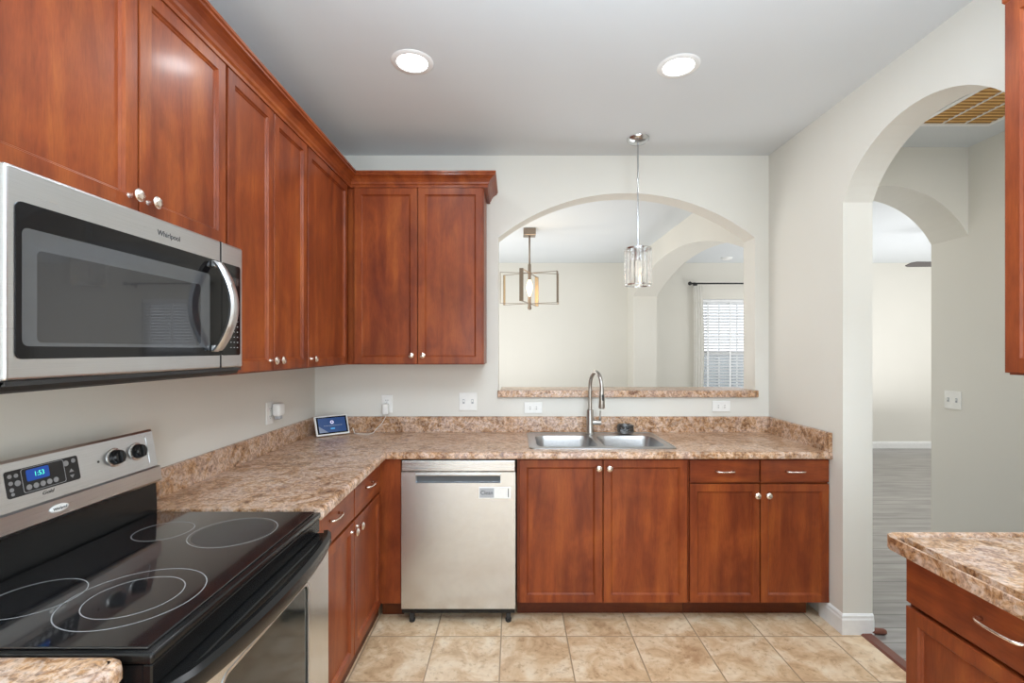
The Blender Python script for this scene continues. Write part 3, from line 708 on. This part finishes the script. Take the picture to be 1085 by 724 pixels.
# ================================================================== MICROWAVE
MX = -.914; my0, my1, mz0, mz1 = .859, 1.6155, 1.375, 1.7945
mw = thing('microwave', 'stainless steel over-the-range microwave with black glass front', 'microwave', (-1.1, 1.237, mz0))
b = B(); box(b, XL+.003, MX-.045, my0, my1, mz0, mz1, .002); obj('case', b, 'steel_y', mw)
DS = 1.496   # door / control seam
def xprism(b, loops, x0, x1): return prism(b, loops, x0, x1, lambda u_, v_, w_: (w_, u_, v_))
b = B(); box(b, MX-.0445, MX, my0, DS-.001, mz0+.022, mz1, .006, 3); dr = obj('door', b, 'steel_y', mw)
b = B(); box(b, MX-.0445, MX, DS+.001, my1, mz0+.022, mz1, .006, 3); cp = obj('control_panel', b, 'steel_y', mw)
b = B(); xprism(b, [rrect(.876, DS-.0015, 1.437, 1.730, .012)], MX-.001, MX+.002); gl = obj('glass', b, 'black_glass', dr)
b = B(); box(b, MX-.04, MX+.0006, DS-.0016, DS+.0016, mz0+.024, mz1-.001); obj('seam', b, 'black_matte', mw)
# the inner view of the cavity: lighter bevel and dark mesh
b = B(); xprism(b, [rrect(.887, 1.437, 1.461, 1.683, .012), rrect(.915, 1.395, 1.468, 1.645, .01)[::-1]], MX+.0016, MX+.0024); obj('window_border', b, 'mw_side', dr)
b = B(); xprism(b, [rrect(.915, 1.395, 1.468, 1.645, .01)], MX+.0015, MX+.0023); obj('window_mesh', b, 'mw_inner', dr)
b = B(); xprism(b, [rrect(DS+.0015, 1.598, 1.437, 1.730, .008)], MX-.001, MX+.002); obj('control_glass', b, 'black_glass', cp)
for i in range(8):
    for j in range(3):
        if i in (3, 4) and j == 0: continue
        b = B(); y = 1.545+j*.018; z = 1.462+i*.017; box(b, MX+.002, MX+.0024, y-.003, y+.003, z-.0012, z+.0012); obj('key', b, 'ltgrey', cp)
b = B(); box(b, MX+.002, MX+.0024, 1.53, 1.59, 1.665, 1.69); obj('clock_window', b, 'mw_inner', cp)
# bow handle
b = B(); pts = []; N = 40
for i in range(N+1):
    t = i/N; z = 1.452+t*(1.722-1.452); pts.append((z, MX+.012+.052*math.sin(PI*t)**.8))
ring = []
for z, x in pts:
    ring.append([b.verts.new((x-.006, 1.440, z)), b.verts.new((x+.003, 1.435, z)), b.verts.new((x+.009, 1.441, z)), b.verts.new((x+.011, 1.454, z)), b.verts.new((x+.008, 1.468, z)), b.verts.new((x-.004, 1.472, z))])
for i in range(N):
    for k in range(6): b.faces.new((ring[i][k], ring[i][(k+1) % 6], ring[i+1][(k+1) % 6], ring[i+1][k]))
b.faces.new(ring[0]); b.faces.new(ring[-1][::-1])
for z in (1.459, 1.715): box(b, MX+.0015, MX+.016, 1.441, 1.465, z-.010, z+.010, .003)
obj('handle', b, 'satin', dr, True, 35)
text('lettering', 'Whirlpool', .020, face_m((MX+.0003, 1.270, 1.757), (0, 1, 0), (1, 0, 0)), 'ink', dr, 1.0)
b = B(); box(b, XL+.01, MX-.004, my0+.004, my1-.004, mz0+.012, mz0+.0215); sweep(b, [(MX-.006, my0+.004), (MX-.006, my1-.004)], [(-.04, mz0+.02), (.0, mz0+.02), (-.012, mz0+.002), (-.04, mz0-.004)])
obj('bottom_grille', b, 'black_matte', mw)

# ================================================================== RANGE
ry0, ry1 = .859, 1.6145
rg = thing('range', 'stainless and black electric range with smooth ceramic cooktop', 'range', (-.97, 1.237, 0))
RF = -.648
b = B(); box(b, XL+.02, RF-.02, ry0+.002, ry1-.002, .02, .885); obj('body', b, 'black', rg)
b = B(); box(b, -1.235, RF, ry0, ry1, .886, .9065, .006, 3); obj('cooktop_frame', b, 'black', rg, True, 40)
b = B(); box(b, -1.19, RF-.018, ry0+.012, ry1-.012, .9068, .9115, .002, 2); ck = obj('cooktop', b, 'cook_glass', rg)
def ringm(b, cx, cy, r, t=.0022, z=.9116, n=72):
    lathe(b, [(r-t, 0), (r-t, .0003), (r, .0003), (r, 0)], (cx, cy, z), 'z', n, False)
for cx, cy, rs in ((-.832, 1.425, (.118,)), (-1.045, 1.430, (.078,)), (-.832, 1.052, (.134, .092)), (-1.045, 1.045, (.088,))):
    b = B()
    for r in rs: ringm(b, cx, cy, r)
    obj('burner_ring', b, 'ring', ck)
b = B(); lathe(b, [(.0, 0), (.108, 0), (.108, .0001)], (-.832, 1.425, .91155), 'z', 48); obj('burner_zone', b, 'cook_grey', ck)
# black riser and stainless backguard
b = B(); prism(b, [[(-1.285, .886), (-1.200, .9075), (-1.200, .930), (-1.205, 1.035), (-1.285, 1.035)]], ry0+.002, ry1-.004, lambda u_, v_, w_: (u_, w_, v_)); obj('riser', b, 'black', rg)
prof = [(-1.290, 1.020), (-1.192, 1.012), (-1.187, 1.020), (-1.190, 1.062), (-1.200, 1.066), (-1.221, 1.180), (-1.226, 1.187), (-1.236, 1.184), (-1.290, 1.10)]
b = B(); prism(b, [prof], ry0-.002, ry1, lambda u_, v_, w_: (u_, w_, v_)); bgd = obj('backguard', b, 'steel_y', rg)
bmx0 = Vector((-1.200, 0, 1.066)); upv = Vector((-.021, 0, .114)).normalized(); nn = Vector((upv.z, 0, -upv.x))
def fmG(y, v): return face_m(bmx0+upv*v+Vector((0, y, 0)), (0, 1, 0), nn)
# raised inner frame of the control area
b = B(); prism(b, [rrect(ry0+.03, ry1-.028, .008, .108, .01), rrect(ry0+.034, ry1-.032, .011, .105, .008)[::-1]], 0, .0015, lambda u_, v_, w_: (u_, v_, w_)); obj('panel_frame', xf(b, fmG(0, 0)), 'steel_y', bgd)
b = B(); prism(b, [rrect(1.140, 1.332, .030, .096, .006)], 0, .0012, lambda u_, v_, w_: (u_, v_, w_)); dp = obj('display_panel', xf(b, fmG(0, 0)), 'black_matte', bgd)
b = B(); prism(b, [rrect(1.190, 1.248, .060, .089, .004)], .0012, .0018, lambda u_, v_, w_: (u_, v_, w_)); obj('clock', xf(b, fmG(0, 0)), 'clockblue', dp)
text('clock_digits', '1:53', .017, fmG(1.222, .0745) @ Matrix.Translation((0, 0, .002)), 'digit', dp, .95, 0, .0001)
b = B(); prism(b, [rrect(1.178, 1.290, .034, .094, .006), rrect(1.179, 1.289, .035, .093, .006)[::-1]], .0012, .0016, lambda u_, v_, w_: (u_, v_, w_)); obj('display_outline', xf(b, fmG(0, 0)), 'ltgrey', dp)
for y, v, r in [(1.192+.0175*k, .046, .0068) for k in range(5)]+[(1.296, .081, .0075), (1.318, .084, .006), (1.151, .083, .005), (1.166, .082, .005), (1.151, .066, .005), (1.167, .063, .007), (1.151, .050, .005), (1.152, .039, .004)]:
    b = B(); lathe(b, [(r, 0), (r, .0008), (r*.85, .0011)], (y, v, .0012), 'z', 18); obj('button', xf(b, fmG(0, 0)), 'grey', dp)
for v, s in ((.058, 1), (.044, -1)):
    b = B(); vs = [b.verts.new((1.308+dx, v+dy*s, .0016)) for dx, dy in ((-.007, -.003), (.007, -.003), (0, .006))]; b.faces.new(vs); obj('arrow_key', xf(b, fmG(0, 0)), 'grey', dp)
text('lettering', 'Gold', .013, fmG(1.236, .021) @ Matrix.Translation((0, 0, .0006)), 'dark_slot', bgd, 1.2, .35)
for y in (.93, 1.015, 1.452, 1.537):
    b = B(); lathe(b, [(.0285, 0), (.0285, .002), (.026, .003)], (y, .062, .0), 'z', 32); kp = obj('knob_dial', xf(b, fmG(0, 0)), 'steel', bgd, True, 40)
    b = B(); lathe(b, [(.0225, .003), (.0225, .008), (.020, .020), (.018, .022), (0, .0225)], (y, .062, .0), 'z', 32)
    box(b, y-.0055, y+.0055, .062-.0175, .062+.0175, .012, .030, .004, 2); obj('knob', xf(b, fmG(0, 0)), 'black', bgd, True, 40)
b = B(); lathe(b, [(.0035, 0), (.0035, .0012), (0, .0015)], (1.395, .062, 0), 'z', 12); obj('indicator_light', xf(b, fmG(0, 0)), 'dark_slot', bgd)
# oval badge on lower lip
b = B(); lathe(b, [(.0, .0), (.026, 0), (.026, .0018), (.023, .003), (0, .0036)], (0, 0, 0), 'z', 32); xf(b, Matrix.Diagonal((1, .38, 1, 1)))
bd = obj('badge', xf(b, face_m((-1.1880, 1.250, 1.041), (0, 1, 0), (1, 0, .07))), 'white', bgd, True, 40)
text('lettering', 'Whirlpool', .0095, face_m((-1.1842, 1.250, 1.041), (0, 1, 0), (1, 0, .07)), 'ink', bd, .95)
# front: manifold, door, handle, drawer
b = B(); box(b, RF-.05, RF-.004, ry0+.003, ry1-.003, .840, .8855, .003); obj('vent_trim', b, 'black', rg)
DF = -.622
b = B(); ow = rrect(1.015, 1.455, .36, .752, .03)
xprism(b, [[(ry0+.006, .245), (ry1-.004, .245), (ry1-.004, .812), (ry0+.006, .812)], ow], DF-.045, DF); od = obj('oven_door', b, 'steel_v', rg)
b = B(); box(b, DF-.045, DF-.001, ry0+.006, ry1-.004, .8125, .838, .003); obj('door_cap', b, 'black', od)
b = B(); xprism(b, [rrect(1.0125, 1.4575, .3575, .7545, .032), rrect(1.020, 1.450, .365, .747, .028)[::-1]], DF-.001, DF+.0015); obj('window_trim', b, 'satin', od)
b = B(); xprism(b, [rrect(1.016, 1.454, .361, .751, .03)], DF-.012, DF-.004); obj('window', b, 'oven_glass', od)
# bowed black handle
b = B(); N = 22; ring = []
for i in range(N+1):
    t = i/N; y = ry0+.010+t*(ry1-ry0-.018); k = math.sin(PI*t)**.55; xo = DF+.004+.036*k; zc = .829-.010*k
    hgt = .020+.006*k
    ring.append([b.verts.new((xo-.018, y, zc+hgt*.9)), b.verts.new((xo-.004, y, zc+hgt)), b.verts.new((xo+.006, y, zc+hgt*.6)), b.verts.new((xo+.008, y, zc-hgt*.2)), b.verts.new((xo+.002, y, zc-hgt*.9)), b.verts.new((xo-.010, y, zc-hgt)), b.verts.new((xo-.016, y, zc-hgt*.4))])
for i in range(N):
    for k in range(7): b.faces.new((ring[i][k], ring[i][(k+1) % 7], ring[i+1][(k+1) % 7], ring[i+1][k]))
b.faces.new(ring[0]); b.faces.new(ring[-1][::-1]); obj('handle', b, 'black', od, True, 30)
b = B(); box(b, RF-.02, DF-.002, ry0+.006, ry1-.004, .075, .238, .006, 2); obj('storage_drawer', b, 'steel_v', rg)
b = B(); box(b, XL+.06, RF-.06, ry0+.02, ry1-.02, .0005, .0195); obj('base', b, 'black_matte', rg)

# ================================================================== LIGHTS IN THE ROOM
def recessed(x, y, lab):
    t = thing('recessed_light', lab, 'ceiling light', (x, y, H), 'recessed kitchen lights')
    b = B(); lathe(b, [(.066, -.001), (.070, -.006), (.088, -.005), (.094, -.001), (.094, 0), (.066, 0)], (x, y, H), 'z', 40, False); obj('trim_ring', b, 'trim', t, True, 40)
    b = B(); lathe(b, [(0, -.002), (.0655, -.002), (.0655, -.0005)], (x, y, H), 'z', 40); obj('lens', b, 'lens', t)
    l = bpy.data.lights.new('recessed_lamp', 'AREA'); l.shape = 'DISK'; l.size = .13; l.energy = 3.5; l.color = (.93, .97, 1)
    o = bpy.data.objects.new('recessed_lamp', l); COL.objects.link(o); o.parent = t; o.location = (0, 0, -.012)
recessed(-.449, 2.133, 'round recessed ceiling light nearer the left cabinets')
recessed(.750, 2.162, 'round recessed ceiling light nearer the hall arch')
# smoke-detector sized recessed light in the living room
b = B(); lathe(b, [(0, -.03), (.05, -.028), (.072, -.012), (.075, 0)], (2.98, 6.65, H), 'z', 28)
tag(obj('smoke_detector', b, 'trim', None, True, 40), 'small round white detector on the ceiling of the far room', 'smoke detector')

# pendant over the sink
px_, py_ = .761, 2.905
pd = thing('pendant_light', 'chrome pendant with crystal drum shade hanging over the sink', 'pendant light', (px_, py_, H))
b = B(); lathe(b, [(.0, -.030), (.020, -.029), (.052, -.022), (.066, -.010), (.068, 0)], (px_, py_, H), 'z', 32); obj('canopy', b, 'chrome', pd, True, 50)
for i, (za, zb) in enumerate(((2.712, 2.49), (2.49, 2.28), (2.28, 2.075))):
    b = B(); tube(b, [(px_, py_, za), (px_, py_, zb+.001)], .0055, 10); tube(b, [(px_, py_, zb+.012), (px_, py_, zb+.001)], .0085, 10); obj('rod', b, 'chrome', pd, True, 40)
sh = bpy.data.objects.new('shade', None)
b = B(); R = .080
for z, hh_ in ((2.062, .010), (1.845, .007)):
    lathe(b, [(R-.004, z), (R-.004, z+hh_), (R+.002, z+hh_), (R+.002, z), (R-.004, z)], (px_, py_, 0), 'z', 40, False)
for a in (0, PI/2): 
    c_, s_ = math.cos(a), math.sin(a); tube(b, [(px_-c_*R, py_-s_*R, 2.068), (px_+c_*R, py_+s_*R, 2.068)], .003, 6)
shd = obj('shade_frame', b, 'chrome', pd, True, 40)
for k in range(16):
    a = 2*PI*(k+.5)/16; b = B(); w2 = .0125; d2 = .006
    vs = []
    for z in (1.853, 2.061):
        for du, dw_ in ((-w2, 0), (0, d2), (w2, 0), (0, -d2)): vs.append(b.verts.new((R-.002+dw_, du, z)))
    for i in range(4): b.faces.new((vs[i], vs[(i+1) % 4], vs[4+(i+1) % 4], vs[4+i]))
    b.faces.new(vs[:4][::-1]); b.faces.new(vs[4:]); xf(b, Matrix.Translation((px_, py_, 0)) @ Matrix.Rotation(a, 4, 'Z')); obj('crystal_prism', b, 'crystal', shd)
b = B(); lathe(b, [(.0, 2.072), (.019, 2.071), (.021, 2.02), (.018, 1.998), (0, 1.997)], (px_, py_, 0), 'z', 20); obj('socket', b, 'chrome', pd, True, 40)
b = B(); lathe(b, [(.0, 1.997), (.012, 1.996), (.013, 1.985), (.022, 1.955), (.020, 1.925), (.010, 1.900), (0, 1.897)], (px_, py_, 0), 'z', 20); obj('bulb', b, 'clear', pd, True)

# chandelier in the dining room
cx, cy = .177, 5.08
ch = thing('chandelier', 'bronze chandelier of radiating open rectangular frames in the dining room', 'chandelier', (cx, cy, H))
b = B(); box(b, cx-.065, cx+.065, cy-.065, cy+.065, H-.075, H-.0005, .004); obj('canopy', b, 'bronze', ch)
b = B(); tube(b, [(cx, cy, H-.075), (cx, cy, 2.36)], .009, 10); obj('rod', b, 'bronze', ch, True)
b = B(); tube(b, [(cx, cy, 2.365), (cx, cy, 2.20)], .017, 12); tube(b, [(cx, cy, 2.02), (cx, cy, 1.90)], .017, 12)
bmesh.ops.create_uvsphere(b, u_segments=12, v_segments=8, radius=.022, matrix=Matrix.Translation((cx, cy, 1.90))); obj('stem', b, 'bronze', ch, True, 50)
b = B(); lathe(b, [(.0, 2.20), (.012, 2.20), (.030, 2.15), (.034, 2.11), (.024, 2.07), (.010, 2.03), (0, 2.02)], (cx, cy, 0), 'z', 18); obj('bulb', b, 'bulb', ch, True)
for a in (10, -25, 73, 253, 188, 150):
    b = B(); r0, r1, z0, z1 = .018, .315, 1.945, 2.275
    for A_, C_ in (((r1-.0035, z0), (r1, z1)),):
        box(b, r1-.004, r1, -.021, .021, z0, z1); box(b, r0, r1-.004, -.010, .010, z1-.004, z1); box(b, r0, r1-.004, -.010, .010, z0, z0+.004)
        box(b, r1-.0052, r1-.0042, -.019, .019, z0+.005, z1-.005, 0, 1, 1)
    xf(b, Matrix.Translation((cx, cy, 0)) @ Matrix.Rotation(math.radians(a), 4, 'Z')); obj('arm_frame', b, ['bronze', 'gold'], ch)
l = bpy.data.lights.new('chandelier_lamp', 'POINT'); l.energy = 5; l.color = (1, .75, .45); l.shadow_soft_size = .04
o = bpy.data.objects.new('chandelier_lamp', l); COL.objects.link(o); o.parent = ch; o.location = (0, -.06, 2.1-H)

# ceiling fan in the living room
fnx, fny, fnz = 4.80, 5.05, 2.36
fn = thing('ceiling_fan', 'dark ceiling fan blade seen through the hall arch', 'ceiling fan', (fnx, fny, H))
b = B(); lathe(b, [(0, -.06), (.05, -.055), (.065, 0)], (fnx, fny, H), 'z', 24); tube(b, [(fnx, fny, H-.05), (fnx, fny, fnz+.08)], .013, 10); obj('mount', b, 'fan', fn, True, 40)
b = B(); lathe(b, [(0, -.10), (.06, -.09), (.10, -.03), (.11, .04), (.06, .08), (0, .085)], (fnx, fny, fnz), 'z', 28); obj('motor', b, 'fan', fn, True, 40)
for k in range(3):
    b = B(); prism(b, [[(.09, -.02), (.16, -.055), (.58, -.065), (.62, -.04), (.62, .04), (.58, .065), (.16, .055), (.09, .02)]], -.004, .004, lambda u_, v_, w_: (u_, v_, w_))
    xf(b, Matrix.Translation((fnx, fny, fnz)) @ Matrix.Rotation(PI+k*2*PI/3, 4, 'Z') @ Matrix.Rotation(math.radians(12), 4, 'X')); obj('blade', b, 'fan', fn)

# return-air grille in the hall ceiling
gx0, gx1, gy0, gy1 = 2.305, 2.69, 2.0, 2.70
gr = thing('ceiling_grille', 'tan return-air grille with white bars in the hallway ceiling', 'vent grille', ((gx0+gx1)/2, (gy0+gy1)/2, H))
b = B(); prism(b, [[(gx0-.025, gy0-.025), (gx1+.025, gy0-.025), (gx1+.025, gy1+.025), (gx0-.025, gy1+.025)], [(gx0, gy0), (gx0, gy1), (gx1, gy1), (gx1, gy0)]], H-.009, H-.0005, lambda u_, v_, w_: (u_, v_, w_)); obj('frame', b, 'trim', gr)
for x in (gx0+.118, gx0+.245): b = B(); box(b, x-.004, x+.004, gy0, gy1, H-.010, H-.002); obj('bar', b, 'trim', gr)
b = B(); box(b, gx0, gx1, gy0, gy1, H-.0025, H-.0008); obj('filter', b, 'tan', gr)
b = B(); y = gy0+.012
while y < gy1-.01: box(b, gx0, gx1, y, y+.010, H-.0065, H-.003, 0, 1, 0); y += .032
obj('louvers', b, 'tan_dark', gr)
# loose rounded trim piece by the baseboard
b = B(); pts = [(1.815, 2.452, .014), (1.82, 2.452, .014), (1.895, 2.440, .014), (1.905, 2.438, .014)]
tube(b, pts, [.012, .016, .016, .011], 12); 
tag(obj('wood_trim_piece', b, 'brown', None, True, 50), 'short rounded brown wood trim piece at the foot of the white baseboard', 'trim piece')
